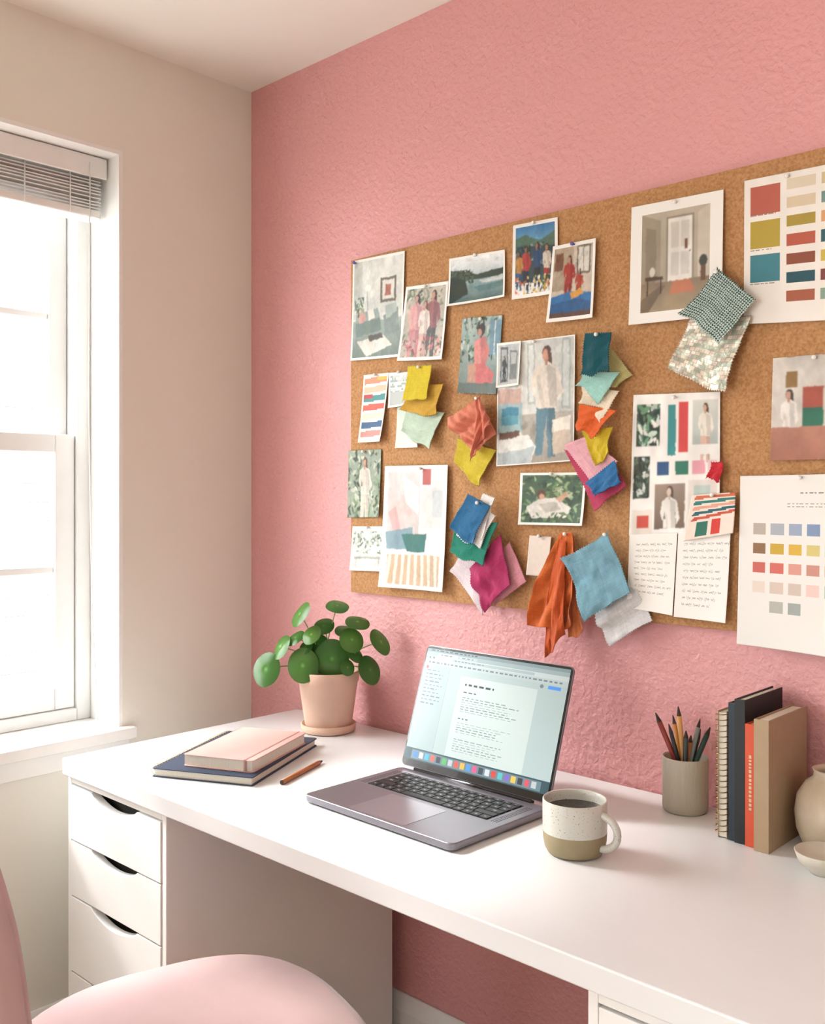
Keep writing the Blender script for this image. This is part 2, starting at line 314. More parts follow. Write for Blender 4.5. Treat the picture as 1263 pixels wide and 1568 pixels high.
def sheet(name,q,ops,layer=0,cloth=False,zig=0,amp=.0,nf=2,gather=False,curl=.006,parent=None,pin=(.5,.03),res=.0024,pinc=0,ph=0,bow=0,mt=None):
    SC[0]+=1; seed=SC[0]; rng=random.Random(seed)
    if ph: res=.0012
    if cloth: res=min(res,.0016)
    q=[np.array(p,float) for p in q]
    w=max(np.linalg.norm(q[1]-q[0]),np.linalg.norm(q[2]-q[3])); h=max(np.linalg.norm(q[3]-q[0]),np.linalg.norm(q[2]-q[1]))
    nx=max(12,int(w/res)); ny=max(12,int(h/res)); nx-=nx%2; ny-=ny%2
    u=np.linspace(0,1,nx+1); v=np.linspace(0,1,ny+1); U,V=np.meshgrid(u,v)
    XZ=((1-U)*(1-V))[...,None]*q[0]+(U*(1-V))[...,None]*q[1]+(U*V)[...,None]*q[2]+((1-U)*V)[...,None]*q[3]
    cen=sum(q)/4
    yb=-.0185-(.0034 if cloth else .0022)*layer
    if cloth:
        p0=rng.uniform(0,6); fade=V**.7 if gather else .35+.65*V
        k=nf*2*math.pi
        D=np.sin(U*k+p0+V*1.3)*.6+np.sin(U*k*.53+p0*2-V*2.1)*.4
        D=D+.25*np.sin((U*.7+V*1.1)*k*1.7+p0*3)
        rf=np.random.RandomState(seed); D=D+.35*field(rf,U,V,5)+.18*field(rf,U,V,11)
        Y=yb-.002-amp*fade*(1.35+D)
        Y-=.004*V+.006*np.abs(U-.5)**2*V
        wb=.0035 if not gather else .005
        XZ=XZ+(np.stack([np.sin(V*5+p0)*wb,(np.sin(U*5+p0)+.5*np.sin(U*11+p0*2))*wb],-1)*(V[...,None]))
        e1=(q[1]-q[0])+(q[2]-q[3]); e1/=np.linalg.norm(e1)+1e-9
        XZ=XZ+(((U-.5)*np.sin(np.pi*V)*(bow if bow else -.05)*w)[...,None])*e1
    else:
        a,b2,c=rng.uniform(.3,1),rng.uniform(.3,1),rng.uniform(-.4,.4)
        Y=yb-curl*(V**3)*(a*(U)**1.5+b2*(1-U)**1.5)-curl*.35*np.abs(U-.5)**2*4*V-.0006*np.sin(V*3+c)
    if zig:
        per=max(2,int(round(.0052/res)))
        tri=lambda t:(np.abs((t%per)/per-.5)*2-.5)*zig
        ii=np.arange(nx+1); jj=np.arange(ny+1)
        for arr,tt in ((0,ii),(ny,ii)):
            d=XZ[arr]-cen; d/=np.linalg.norm(d,axis=1)[:,None]+1e-9; XZ[arr]+=d*tri(tt)[:,None]*(0 if (arr==0 and gather) else 1)
        for arr in (0,nx):
            d=XZ[:,arr]-cen; d/=np.linalg.norm(d,axis=1)[:,None]+1e-9; XZ[:,arr]+=d*tri(jj)[:,None]
    P=np.stack([XZ[...,0],Y,XZ[...,1]],-1)
    Uc=(U[:-1,:-1]+U[1:,1:])/2; Vc=(V[:-1,:-1]+V[1:,1:])/2
    C=paint(Uc,Vc,ops,seed,ph,.07 if cloth else 0)
    ob=colormesh(name,P,C,mt or (M_cloth if cloth else M_paper),parent)
    so=ob.modifiers.new('t','SOLIDIFY'); so.thickness=.0012 if cloth else .0004; so.offset=0
    if pin is not None:
        j=int(pin[1]*ny); i=int(pin[0]*nx); p=P[j,i]
        pm=MB(); R=Matrix.Translation(p)@Matrix.Rotation(math.radians(90),4,'X')
        pm.lathe([(0,.0),(.0022,.0),(.0022,.004),(.0035,.0045),(.0038,.006),(.0036,.008),(.002,.0092),(0,.0095)],seg=14,M=R)
        pb=pm.build('push_pin',[M_pin[pinc]]); pb.parent=ob
    return ob
def e(s):
    return [((int(s[i:i+3])+400)/1000,(int(s[i+3:i+6])+900)/1000) for i in range(0,len(s),6)]
def solid(c,n=.06): return [('f',c),('n',n)]
# board
m=MB(); m.box(.404,1.78,-.015,-.001,1.048,1.834,0); m.build('cork_bulletin_board',[M_cork],.001)
def photo(q,ops,ph=.6,**k): return sheet('photo_print',q,ops,ph=ph,**k)
photo([(.416,1.830),(.585,1.826),(.579,1.589),(.414,1.594)],[('f','#d6d8d0'),('g',0,0,1,.55,'#dfe0d9','#ccd0c7'),('r',0,0,.2,.6,'#c9ccc3'),('x',0,0,.2,.6,.85,1),('r',.55,.22,.86,.46,'#6f6558'),('r',.59,.25,.82,.43,'#d8d5cb'),('r',.65,.29,.76,.4,'#a8654f'),('r',.3,.3,.31,.55,'#8b8f86'),('e',.305,.3,.06,.03,'#e9e7de'),('g',0,.62,1,1,'#9aa69e','#6b7c75'),('p',[(.08,.55),(.5,.5),(.55,.56),(.58,.72),(.1,.78)],'#8fa09a'),('p',[(.08,.64),(.55,.6),(.58,.72),(.1,.78)],'#6f827b'),('p',[(.12,.54),(.24,.51),(.28,.62),(.15,.64)],'#c79a90'),('p',[(.3,.52),(.42,.5),(.45,.6),(.33,.62)],'#e3ded2'),('p',[(.62,.58),(.9,.52),(.93,.74),(.66,.8)],'#7f8f8c'),('p',[(.66,.5),(.86,.47),(.88,.56),(.68,.62)],'#a9b5ae'),('p',[(.1,.82),(.62,.77),(.8,.88),(.3,.97)],'#dcdcd2'),('p',[(.32,.77),(.58,.75),(.62,.8),(.36,.83)],'#4f4a40'),('l',.04,.38,.24,.58,26,.04,['#4c6453','#88987f','#5b6d60']),('b',.03,.025)],pin=(.06,.03),pinc=1,layer=0,ph=.4)
photo([(.591,1.743),(.717,1.738),(.704,1.570),(.570,1.579)],[('f','#b9b3a6'),('l',.0,.0,1,1,160,.05,['#6b7f63','#4d5b4c','#a7a38f','#c4c9bd','#8a8f78']),('P',.3,.12,.98,.36,'#d9a3a0','#c98c8c','#4a332c','#c49a88'),('P',.68,.1,.96,.34,'#8f5d60','#5d5a58','#33241f','#b98c78'),('P',.5,.22,1.0,.26,'#e2d6cc','#d2b0aa','#6b4a3a','#cba28e'),('l',.05,.7,.95,.95,60,.04,['#c77f80','#e0bdb8','#5c6a5c','#a04a4c']),('b',.05,.04)],layer=1)
photo([(.717,1.786),(.868,1.780),(.873,1.682),(.719,1.682)],[('g',0,0,1,.42,'#e8eae8','#bcc8cb'),('p',[(0,.25),(.25,.3),(.5,.42),(.75,.38),(1,.36),(1,.55),(0,.55)],'#34422f'),('g',.0,.52,1,1,'#8ba6a6','#3c5a5a'),('l',0,.28,.45,.6,70,.05,['#2d3d2d','#44553f','#1d2a22','#54644a']),('p',[(0,.4),(.3,.5),(.35,.8),(0,1)],'#26352b'),('p',[(.55,.55),(1,.5),(1,.6),(.6,.62)],'#c4ccc8'),('p',[(.45,.68),(1,.62),(1,.75),(.55,.8)],'#55787a'),('b',.035,.05)],layer=0,curl=.01)
photo([(.889,1.825),(.998,1.821),(1.001,1.672),(.889,1.674)],[('g',0,0,1,.35,'#2468a0','#6fa8c4'),('p',[(0,.2),(.3,.16),(.6,.26),(1,.15),(1,.45),(0,.45)],'#4d6a5a'),('p',[(0,.3),(1,.36),(1,.8),(0,.8)],'#33454a'),('l',0,.3,1,.6,70,.05,['#2b3f33','#56705a','#1f2c3c','#8a9488']),('P',.3,.32,.9,.2,'#b03a30','#23303c','#33241f','#8a6450'),('P',.55,.29,.88,.2,'#27476f','#1c2836','#2b1f1a','#9a7058'),('P',.76,.33,.9,.18,'#d8c9b8','#a8322a','#3b2a20','#a87c62'),('P',.14,.37,.9,.17,'#c08a40','#3a5d8a','#2b1f1a','#8a6450'),('l',0,.72,1,1,110,.045,['#e8ddc8','#d46a3a','#3f6b4a','#e8c050','#2c4a34']),('b',.06,.045)],layer=0)
photo([(.990,1.764),(1.088,1.763),(1.084,1.613),(.978,1.616)],[('f','#c9bba8'),('g',0,0,.5,.6,'#b3a38c','#a08e76'),('r',.58,.05,.9,.42,'#6e6658'),('r',.62,.08,.86,.39,'#d8d3c6'),('r',.73,.08,.75,.39,'#8e8577'),('r',.08,.12,.28,.34,'#7c4f36'),('P',.42,.16,.8,.26,'#a83226','#8c281e','#2b1c17','#b98c72'),('P',.66,.36,.78,.2,'#b0402f','#5c3a30','#3b2620','#b98c72'),('p',[(.0,.68),(.5,.62),(1,.68),(1,.9),(0,.9)],'#2d6ea6'),('p',[(0,.78),(.6,.72),(1,.8),(1,.9),(0,.9)],'#1f5688'),('p',[(.48,.64),(.7,.6),(.78,.68),(.5,.72)],'#d89a40'),('r',0,.89,1,1,'#5a3f30'),('b',.06,.045)],layer=2,pinc=1)
photo([(.754,1.653),(.862,1.647),(.851,1.485),(.746,1.495)],[('f','#8f9c94'),('g',0,0,1,1,'#9fb0aa','#6f8078'),('l',0,0,1,.6,100,.06,['#4d6a58','#7b9386','#b9c4bb','#35483d']),('r',.72,.05,1,.5,'#6d92a2'),('r',.84,.05,.86,.5,'#d9dcd6'),('p',[(.34,.3),(.6,.25),(.74,.45),(.66,.62),(.36,.64)],'#d98a82'),('p',[(.5,.28),(.6,.25),(.74,.45),(.66,.62),(.54,.6)],'#c2746d'),('e',.5,.17,.1,.085,'#3a2620'),('e',.47,.2,.05,.05,'#c4927c'),('p',[(.2,.62),(.62,.6),(.9,.75),(.86,.86),(.3,.86)],'#c96a66'),('p',[(.2,.62),(.4,.62),(.42,.98),(.24,.98)],'#b98c78'),('r',0,.86,1,1,'#5d6a62')],layer=0)
photo([(.851,1.588),(1.040,1.587),(1.040,1.344),(.851,1.337)],[('f','#dad8d0'),('r',.33,0,1,.6,'#cfd1cb'),('x',.33,0,1,.6,1.05,.9),('r',.40,.02,.5,.52,'#aeb4ae'),('r',.42,.04,.48,.5,'#d5dad6'),('r',.84,.02,.95,.58,'#a9b0ab'),('r',.86,.04,.93,.56,'#c9cfcb'),('g',.33,.6,1,1,'#b3aca0','#9a9184'),('P',.64,.07,.96,.38,'#e0d6c8','#5b7f8c','#5f3e30','#c48f76'),('r',.0,.38,.32,.52,'#c9a99a'),('r',.0,.5,.34,.74,'#9fbcbf'),('r',.06,.53,.29,.68,'#3f87a0'),('r',.06,.6,.29,.68,'#5a9db0'),('r',.03,.73,.3,.79,'#6e4f42'),('p',[(0,.8),(.4,.76),(.52,.86),(.45,1),(0,1)],'#dfe0da'),('p',[(0,.9),(.5,.86),(.45,1),(0,1)],'#b3bebe'),('p',[(.72,.66),(.95,.64),(.97,.9),(.74,.94)],'#c4b4a2'),('p',[(.72,.66),(.95,.64),(.96,.74),(.73,.76)],'#e3dccf'),('b',.015,.012)],layer=1,pin=(.5,.02),ph=.5)
photo([(.852,1.589),(.914,1.588),(.911,1.499),(.856,1.497)],[('f','#c4c8c6'),('r',.15,.1,.48,.9,'#5a5f60'),('r',.2,.16,.43,.84,'#aab0ae'),('P',.32,.3,.9,.2,'#44494a','#33383a','#22201e','#a78876'),('r',.55,.2,.88,.85,'#7c827f'),('r',.6,.25,.83,.5,'#c0c5c2'),('b',.06,.05)],layer=3,pin=None)
sheet('color_swatch_card',e('052658135657118500045500'),[('f','#e9e4da')]+[('p',[(.05,.06+i*.13),(.95,.04+i*.13),(.95,.125+i*.13),(.05,.15+i*.13)],c) for i,c in enumerate(['#d98a6a','#e6b79a','#3f8a88','#d05c4a','#e9d9c0','#3d5f86','#c98f88'])]+[('r',.55,.05,.95,.1,'#d9b040'),('r',.05,.3,.4,.36,'#b9404a'),('n',.05)],layer=0,curl=.014)
sheet('color_swatch_card',e('137656207653203579139575'),[('f','#dfe0da'),('w',9,['#c9ccc4','#eceae2','#9fb0a8'],'#e8e6de'),('r',0,.55,1,1,'#b7bdb8'),('b',.06,.06)],layer=1)
sheet('color_swatch_card',e('162578217578229483160484'),[('g',0,0,1,1,'#bcd0c2','#e6e2d6')],layer=0,pin=None)
fs=empty('fabric_swatches')
def cl(s,c,L,**k):
    q=e(s) if isinstance(s,str) else s
    d=dict(layer=L,cloth=True,zig=.0035,amp=.0032,pin=None,parent=fs,nf=1.4); d.update(k)
    return sheet('swatch',q,solid(c) if isinstance(c,str) else c,**d)
cl('197572309555270475183522','#b9cdb8',1); cl('227618312616296550192564','#c39a3a',3,pin=None); cl('217661288658280590209582','#cdb82e',6,pin=(.5,.05),amp=.0015)
photo(e('000483110483108327000324'),[('f','#8d9a88'),('l',0,0,1,1,150,.07,['#4a6046','#6f8a63','#a7b298','#2e4030','#c4c9b6']),('P',.52,.12,1.1,.38,'#ddd6c9','#cfc6b8','#5b3a2c','#c79a80')],layer=0)
photo(e('014304125306121203009200'),[('f','#e3e3dc'),('l',0,.1,1,.62,110,.05,['#6f8a70','#a9b9a6','#cdd3ca','#54705c']),('g',0,.62,1,1,'#d8d9d2','#eceae4'),('r',.1,.68,.9,.73,'#a9aea6'),('r',.15,.73,.17,.9,'#a9aea6'),('r',.83,.73,.85,.9,'#a9aea6'),('b',.04,.06)],layer=0)
photo(e('127444317443311170118169'),[('f','#e9e6e2'),('g',.06,.05,.58,.62,'#d6cecb','#c4bab6'),('p',[(.08,.38),(.4,.2),(.52,.45),(.2,.58)],'#e6c5c0'),('p',[(.08,.38),(.2,.33),(.3,.54),(.2,.58)],'#cfa8a4'),('p',[(.3,.08),(.56,.18),(.57,.4),(.36,.3)],'#f0ece8'),('r',.62,.02,.75,.16,'#b0564c'),('r',.62,.18,.95,.5,'#e3dad6'),('r',.78,.2,.94,.42,'#c9cdcc'),('p',[(.05,.54),(.48,.5),(.5,.68),(.08,.68)],'#7e9ba6'),('p',[(.3,.56),(.7,.55),(.68,.7),(.4,.7)],'#2c6f66'),('r',.1,.72,.92,.97,'#c9ab8c')]+[('p',[(.12+i*.1,.72),(.17+i*.1,.72),(.13+i*.11,.97),(.09+i*.11,.97)],'#e9dccb') for i in range(8)]+[('b',.05,.03)],ph=.25,layer=2,pin=(.6,.03),curl=.012)
cl('346498451470409397346445','#cdb93a',1); cl('409580456503409453330543','#d9836a',3,gather=True,amp=.009,nf=2.4,zig=.002,pin=None)
cl([(.803,1.482),(.815,1.482),(.862,1.425),(.812,1.355)],'#c56f58',4,gather=True,amp=.010,nf=1.6,zig=.002,pin=(.5,.04))
cl('718657767598739579704597','#b9b27a',1); cl('668612749603711550664588','#9fd0c6',5); cl('664585746569714515668556','#e9dcc4',4); cl('665550745533697481659511','#d9622c',6,amp=.004)
cl('665500732504725455697433','#cdb32e',4); cl('619465711462761394690352','#b5405f',1); cl('621475675490743439690395','#dba5ae',3,amp=.002); cl('675401739443756406704374','#2d6a9c',5)
cl('681681738676735603673604','#12505a',8,pin=(.5,.06))
photo(e('509423665422662320509319'),[('f','#3f5a3f'),('l',0,0,1,1,200,.06,['#2f4a31','#5a7a4c','#86a070','#243626','#a8b58e']),('p',[(.12,.66),(.3,.5),(.55,.48),(.8,.66),(.72,.86),(.2,.86)],'#dcd8ce'),('p',[(.3,.6),(.55,.56),(.66,.7),(.4,.76)],'#b9b4a8'),('e',.34,.42,.07,.1,'#5b3626'),('e',.35,.46,.04,.06,'#c99f86'),('p',[(.55,.5),(.72,.36),(.76,.42),(.62,.58)],'#c99f86'),('l',.05,.75,.95,.95,30,.05,['#2f4a31','#5a7a4c']),('b',.035,.05)],layer=1,curl=.01)
cl('352258413240427136335215','#dccfd2',1,amp=.004); cl('489283530206456155430241','#c98792',2,amp=.003); cl('473299498198439137391225','#a8305f',5,amp=.006,nf=1.6); cl('363316474323439233346260','#1f7a66',8); cl('416373469336433268368295','#e6e2de',9,amp=.002); cl('404380462356421274359309','#2a6690',11,pin=(.55,.06))
cl([(.838,1.282),(.868,1.272),(.838,1.185),(.806,1.20)],'#e8e3df',9,amp=.002)
sheet('paper_tag',e('532298585297578217527219'),solid('#ddcfc2',.03),layer=1)
oc=empty('orange_cloth')
sheet('cloth_body',[(1.012,1.206),(1.038,1.207),(1.050,1.03),(.952,1.018)],solid('#cf6a34',.12),layer=2,cloth=True,amp=.013,nf=1.7,gather=True,parent=oc,pin=(.5,.02),bow=.2)
sheet('cloth_tail',[(1.014,1.195),(1.03,1.19),(1.03,1.01),(.985,.964)],solid('#c4582a',.12),layer=5,cloth=True,amp=.010,nf=1.1,gather=True,parent=oc,pin=None,bow=.2)
sheet('cloth_fold',[(1.026,1.2),(1.040,1.2),(1.066,1.022),(1.03,1.005)],solid('#dc8352',.1),layer=1,cloth=True,amp=.006,nf=1.5,gather=True,parent=oc,pin=None)
bc=empty('blue_cloth_swatches')
sheet('white_cloth',e('773215809153723097690161'),solid('#d3d2d2'),layer=1,cloth=True,amp=.006,nf=1.6,zig=.0035,pin=None,parent=bc)
sheet('blue_cloth',e('725311773203690148637257'),solid('#7aa7b8',.08),layer=5,cloth=True,amp=.009,nf=1.2,zig=.0035,pin=(.04,.04),parent=bc)
photo([(1.163,1.806),(1.341,1.801),(1.340,1.586),(1.160,1.590)],[('f','#f0eeea'),('g',.1,.08,.9,.93,'#b9ae9c','#a79a86'),('p',[(.1,.08),(.34,.16),(.34,.7),(.1,.82)],'#9f937f'),('p',[(.17,.2),(.29,.23),(.29,.68),(.17,.73)],'#8b806d'),('r',.40,.14,.70,.67,'#8f8573'),('r',.42,.155,.68,.67,'#e6e3db'),('r',.45,.19,.54,.4,'#d2cec4'),('r',.56,.19,.65,.4,'#d2cec4'),('r',.45,.44,.54,.63,'#d2cec4'),('r',.56,.44,.65,.63,'#d2cec4'),('r',.6,.34,.63,.42,'#7a4f3c'),('e',.655,.44,.008,.008,'#54493c'),('p',[(.74,.14),(.88,.08),(.88,.78),(.74,.7)],'#c9bfae'),('g',.13,.67,.87,.93,'#8d7a62','#a8977a'),('p',[(.1,.82),(.34,.7),(.4,.7),(.2,.93),(.1,.93)],'#7b6a55'),('r',.17,.62,.37,.65,'#5f432f'),('r',.19,.65,.205,.77,'#4c3828'),('r',.34,.65,.355,.77,'#4c3828'),('p',[(.48,.67),(.66,.67),(.72,.78),(.44,.78)],'#b9775a'),('e',.8,.54,.045,.05,'#41453a'),('r',.77,.58,.83,.7,'#6d4f38'),('e',.25,.58,.03,.04,'#d8d0c0'),('b',.13,.09)],ph=.1,layer=1)
ct=empty('woven_fabric_swatches')
sheet('tweed_swatch',[(1.283,1.585),(1.395,1.577),(1.353,1.450),(1.245,1.499)],[('w',11,['#cfc6b4','#e6dece','#aab3a2','#d8c8bc','#bcc4b4'],'#b0a794'),('n',.2)],layer=2,cloth=True,amp=.004,zig=.0035,pin=None,parent=ct,res=.0013,mt=M_seq)
sheet('houndstooth_swatch',[(1.340,1.663),(1.406,1.601),(1.349,1.535),(1.277,1.597)],[('h',22,'#c2d0c8','#1a4a46')],layer=6,cloth=True,amp=.004,zig=.003,pin=(.05,.06),parent=ct,res=.0011)
ops=[('f','#ece7df')]
for r,a in enumerate(['#b5604f','#b09a3a','#3f7f8c']):
    ops.append(('r',.06,.06+r*.235,.33,.25+r*.235,a)); ops.append(('t',.06,.257+r*.235,.3,.265+r*.235,1,'#9a968e',.6,.9))
for i,c in enumerate(['#d9cdb4','#d6c5a8','#a8913a','#b55a45','#8a4a35','#24505a','#a35a40']):
    ops.append(('r',.38,.04+i*.125,.63,.115+i*.125,c)); ops.append(('r',.68,.04+i*.125,.94,.115+i*.125,['#cbb890','#6f8f8a','#d8a070','#30606a','#c9b14a','#7a3f3a','#88a090'][i]))
sheet('color_swatch_card',[(1.377,1.808),(1.565,1.803),(1.562,1.553),(1.378,1.566)],ops+[('n',.03)],layer=0,pin=(.4,.03),res=.0018)
ops=[('f','#efece6'),('r',.05,.07,.33,.37,'#2f4a3a'),('l',.05,.07,.33,.37,60,.045,['#e0e0d6','#5f8a68','#1d2f26','#b9c9b9']),('r',.42,.08,.51,.44,'#2d8a8c'),('r',.54,.06,.65,.42,'#cf3f3c'),('g',.7,.05,.98,.4,'#cfcfc6','#a9b4ae'),('P',.84,.08,.5,.16,'#e3dccf','#d9b5a2','#4a3328','#c99f86'),('r',.7,.37,1,.44,'#efece6'),('r',.03,.44,.22,.74,'#34453a'),('l',.03,.44,.22,.74,50,.035,['#cfd6cf','#5a6f60','#1d2a24']),('r',.3,.48,.44,.58,'#1f4f80'),('r',.51,.48,.66,.58,'#22705a'),('r',.7,.48,.84,.58,'#e3a0a8'),('r',.87,.48,.97,.58,'#e9c9c6'),('g',.28,.64,.62,.96,'#9a8878','#6d5a4c'),('P',.45,.66,1.2,.2,'#e6e2da','#b9a694','#5a4638','#d9c2b0'),('r',.26,.96,.66,1,'#efece6'),('r',.03,.82,.26,1,'#e6dcd0'),('r',.08,.86,.22,.95,'#c94a3c'),('r',.66,.62,.97,.9,'#e0d8d0'),('r',.72,.66,.9,.84,'#b9c9c4'),('n',.03)]
sheet('mood_board_collage',[(1.167,1.462),(1.335,1.456),(1.336,1.215),(1.160,1.204)],ops,layer=1,ph=.06)
cl([(1.325,1.335),(1.346,1.335),(1.345,1.305),(1.322,1.305)],'#c8303c',3,zig=.002)
sheet('striped_swatch_card',[(1.286,1.279),(1.366,1.284),(1.364,1.215),(1.272,1.198)],[('f','#e9d9cc')]+[('p',[(.1,.04+i*.12),(1,.01+i*.1),(1,.08+i*.1),(.08,.11+i*.12)],['#c96a4a','#2d7a72','#d9a08a','#24606a','#c4553f'][i]) for i in range(5)]+[('r',.22,.62,.44,.95,'#2b6e5c'),('r',.52,.6,.72,.93,'#cf3a30'),('n',.03)],layer=4)
sheet('handwritten_note',[(1.161,1.206),(1.257,1.213),(1.250,1.066),(1.158,1.073)],[('f','#efece5'),('s',.12,.1,.9,.8,9,'#6d6a66')],layer=3,pin=None,res=.0009)
sheet('handwritten_note',[(1.259,1.213),(1.356,1.219),(1.350,1.062),(1.252,1.064)],[('f','#f0ede7'),('s',.1,.1,.92,.88,10,'#6d6a66')],layer=3,pin=None,res=.0009)
sheet('mood_board_collage',[(1.426,1.505),(1.565,1.503),(1.563,1.336),(1.424,1.336)],[('f','#b9a294'),('r',0,0,1,.68,'#cfc9c0'),('r',.16,.14,.3,.3,'#8a6a3a'),('r',.36,.3,.6,.5,'#a85040'),('P',.2,.32,1.0,.2,'#e9e4dc','#c9c2b6','#3d2f28','#c79a80'),('r',.36,.5,.6,.68,'#1f6a54'),('g',0,.68,1,1,'#b07a66','#a8705c'),('r',.65,.2,.9,.6,'#6f8a94')],ph=.2,layer=0)
ops=[('f','#eae8e3'),('t',.5,.1,.85,.12,1,'#6a6a66',.5),('t',.4,.16,.9,.2,2,'#a5a5a0',.4,.25)]
pal=['#b9aca0','#a9b0b8','#9aa9bf','#7f94b4','#274a78','#8c6a4a','#c9a63a','#d8b040','#d2c37a','#4f7f5a','#c9665c','#cf6a60','#d89a8c','#c98f80','#d2b0a0','#e3d6c8','#d6c4b8','#cdbfb2','#e9c9c0','#b9c4b4','#e6e0d6','#b4b4ac','#a0a8a4','#d8d0c4','#c4b8a8']
for r in range(5):
    for c in range(5):
        if r==4 and c not in(1,2): continue
        ops.append(('r',.12+c*.145,.28+r*.112,.12+c*.145+.105,.28+r*.112+.065,pal[(r*5+c)%25]))
sheet('color_palette_sheet',[(1.372,1.311),(1.575,1.313),(1.572,1.022),(1.369,1.029)],ops,layer=2,pin=(.5,.02),res=.0016,curl=.01)
# ---------------------------------------------------------------- laptop
lap=empty('laptop')
M_al=mat('space_gray_aluminium','#87838b',.36,metal=.7,noise=.02,nscale=50); M_key=mat('black_key','#17181b',.5,noise=.1); M_bez=mat('black_bezel','#08090b',.2,noise=.02,coat=.4)
T=RZ(.9625,-.366,.74,-1.2)
def rrect(x0,x1,y0,y1,r,n=6):
    o=[]
    for cx,cy,a in((x1-r,y1-r,0),(x0+r,y1-r,90),(x0+r,y0+r,180),(x1-r,y0+r,270)):
        for k in range(n+1):
            t=math.radians(a+90*k/n); o.append((cx+r*math.cos(t),cy+r*math.sin(t)))
    return o
m=MB(); m.prism(rrect(-.176,.176,-.121,.121,.012),.003,.0145,0,T,'z')
for sx in(-.15,.15):
    for sy in(-.1,.1): m.lathe([(0,0),(.006,0),(.006,.004),(0,.004)],(sx,sy,0),16,1,M=T)
m.build('base',[M_al,M_key],.0015,lap,3)
m=MB(); m.prism(rrect(-.142,.142,-.0,.098,.003),.0143,.0147,0,T,'z'); m.prism(rrect(-.066,.066,-.113,-.012,.004),.0143,.01485,1,T,'z')
m.build('keyboard_well',[M_bez,mat('trackpad_glass','#949097',.3,metal=.6,noise=.01)],0,lap)
m=MB()
rows=[[1]*14,[1]*13+[1.5],[1.5]+[1]*12+[1],[1.8]+[1]*11+[1.8],[2.3]+[1]*10+[2.3],[1,1,1,1.25,5,1.25,1,1,1,1]]
yy=.0955
for ri,row in enumerate(rows):
    hgt=.0105 if ri==0 else .0165; tot=sum(row); x=-.140; sc=.280/tot
    for kx in row:
        m.box(x+.0012,x+kx*sc-.0012,yy-hgt+.0012,yy-.0012,.0147,.016,0,T)
        if kx<2: m.box(x+kx*sc*.4,x+kx*sc*.6,yy-hgt*.6,yy-hgt*.4,.0160,.01605,1,T)
        x+=kx*sc
    yy-=hgt+.0003
m.build('keys',[M_key,mat('key_legend','#9a9a9e',.5,noise=.02)],0,lap)
m=MB()
for sx in(-1,1):
    for i in range(3):
        for j in range(24): 
            x=sx*(.150+i*.005); y=.002+j*.004; m.box(x-.0009,x+.0009,y-.0009,y+.0009,.0144,.0148,0,T)
m.build('speaker_grille',[M_key],0,lap)
S=T@Matrix.Translation((0,.119,.0155))@Matrix.Rotation(math.radians(-18.6),4,'X')
m=MB(); m.prism(rrect(-.176,.176,.004,.238,.010),.0,.0045,0,S,'y'); m.build('lid',[M_al],.001,lap)
m=MB(); m.prism(rrect(-.1745,.1745,.0055,.2365,.009),-.0012,.0002,0,S,'y'); m.build('bezel',[M_bez],0,lap)
m=MB(); m.tube([S@Vector((-.14,.003,.001)),S@Vector((.14,.003,.001))],.005,12); m.build('hinge',[M_bez],0,lap)
sw,sh=.342,.214; nx,ny=460,288
U,V=np.meshgrid(np.linspace(0,1,nx+1),np.linspace(0,1,ny+1)); P=np.zeros((ny+1,nx+1,3))
Mx=np.array(S); L=np.stack([(U-.5)*sw,np.full_like(U,-.0016),.232-V*sh,np.ones_like(U)],-1); P=(L@Mx.T)[...,:3]
ops=[('f','#97a9aa'),('r',0,0,1,.028,'#718489'),('t',.03,.008,.4,.02,1,'#3f4c50',.35,.8),('r',0,.028,1,.062,'#86999d'),('r',.09,.032,.24,.062,'#a9b8b9'),('r',.25,.034,.38,.06,'#94a5a8'),('t',.11,.042,.22,.054,1,'#56666b',.35,.8),('t',.27,.042,.36,.054,1,'#66767b',.35,.8),('r',0,.062,1,.1,'#a9b7b8'),('r',.2,.069,.78,.093,'#8fa1a4'),('t',.22,.076,.45,.088,1,'#56666b',.3,.7),('e',.03,.08,.007,.011,'#56666b'),('e',.06,.08,.007,.011,'#56666b'),
('r',0,.1,1,.145,'#9dadaf'),('t',.03,.115,.97,.13,1,'#5f6f75',.3,.8),
('r',0,.145,.2,.9,'#8fa2a4'),('r',.198,.145,.2,.9,'#7a8c90'),('t',.03,.19,.17,.52,10,'#5f7177',.35,.26),('r',.88,.155,.96,.185,'#3c7fd0'),('e',.84,.17,.012,.016,'#5b6f78'),
('r',.29,.2,.82,.9,'#a9b8b7'),('t',.33,.262,.56,.28,1,'#2a353a',.4,.9),('t',.33,.33,.45,.345,1,'#455257',.35,.7),('t',.33,.38,.76,.52,7,'#64757a',.45,.26),('t',.33,.56,.42,.572,1,'#455257',.35,.7),('t',.33,.6,.72,.7,5,'#64757a',.45,.26),('t',.33,.74,.7,.86,6,'#6c7c80',.45,.26),
('r',.02,.155,.035,.18,'#b04a40'),('r',.0,.9,1,1,'#2b454e'),('r',.05,.912,.95,.988,'#56707a')]
dock=['#2f6fb6','#a9b4b8','#3a96c0','#c0574a','#26323c','#4ca05a','#a0a8ad','#b9493e','#d09a3a','#3c7fc0','#b84b78','#2b3a44','#b0b8bf','#b03a34','#48a0a8','#6a58a8','#c8a34a','#30343a','#af4a5a','#a0a8ae']
for i,c in enumerate(dock): ops.append(('r',.065+i*.0435,.925,.065+i*.0435+.03,.975,c))
C=paint((U[:-1,:-1]+U[1:,1:])/2,(V[:-1,:-1]+V[1:,1:])/2,ops,5)
colormesh('display',P,C,attrmat('lcd_display',.25,emit=.16),lap,False)
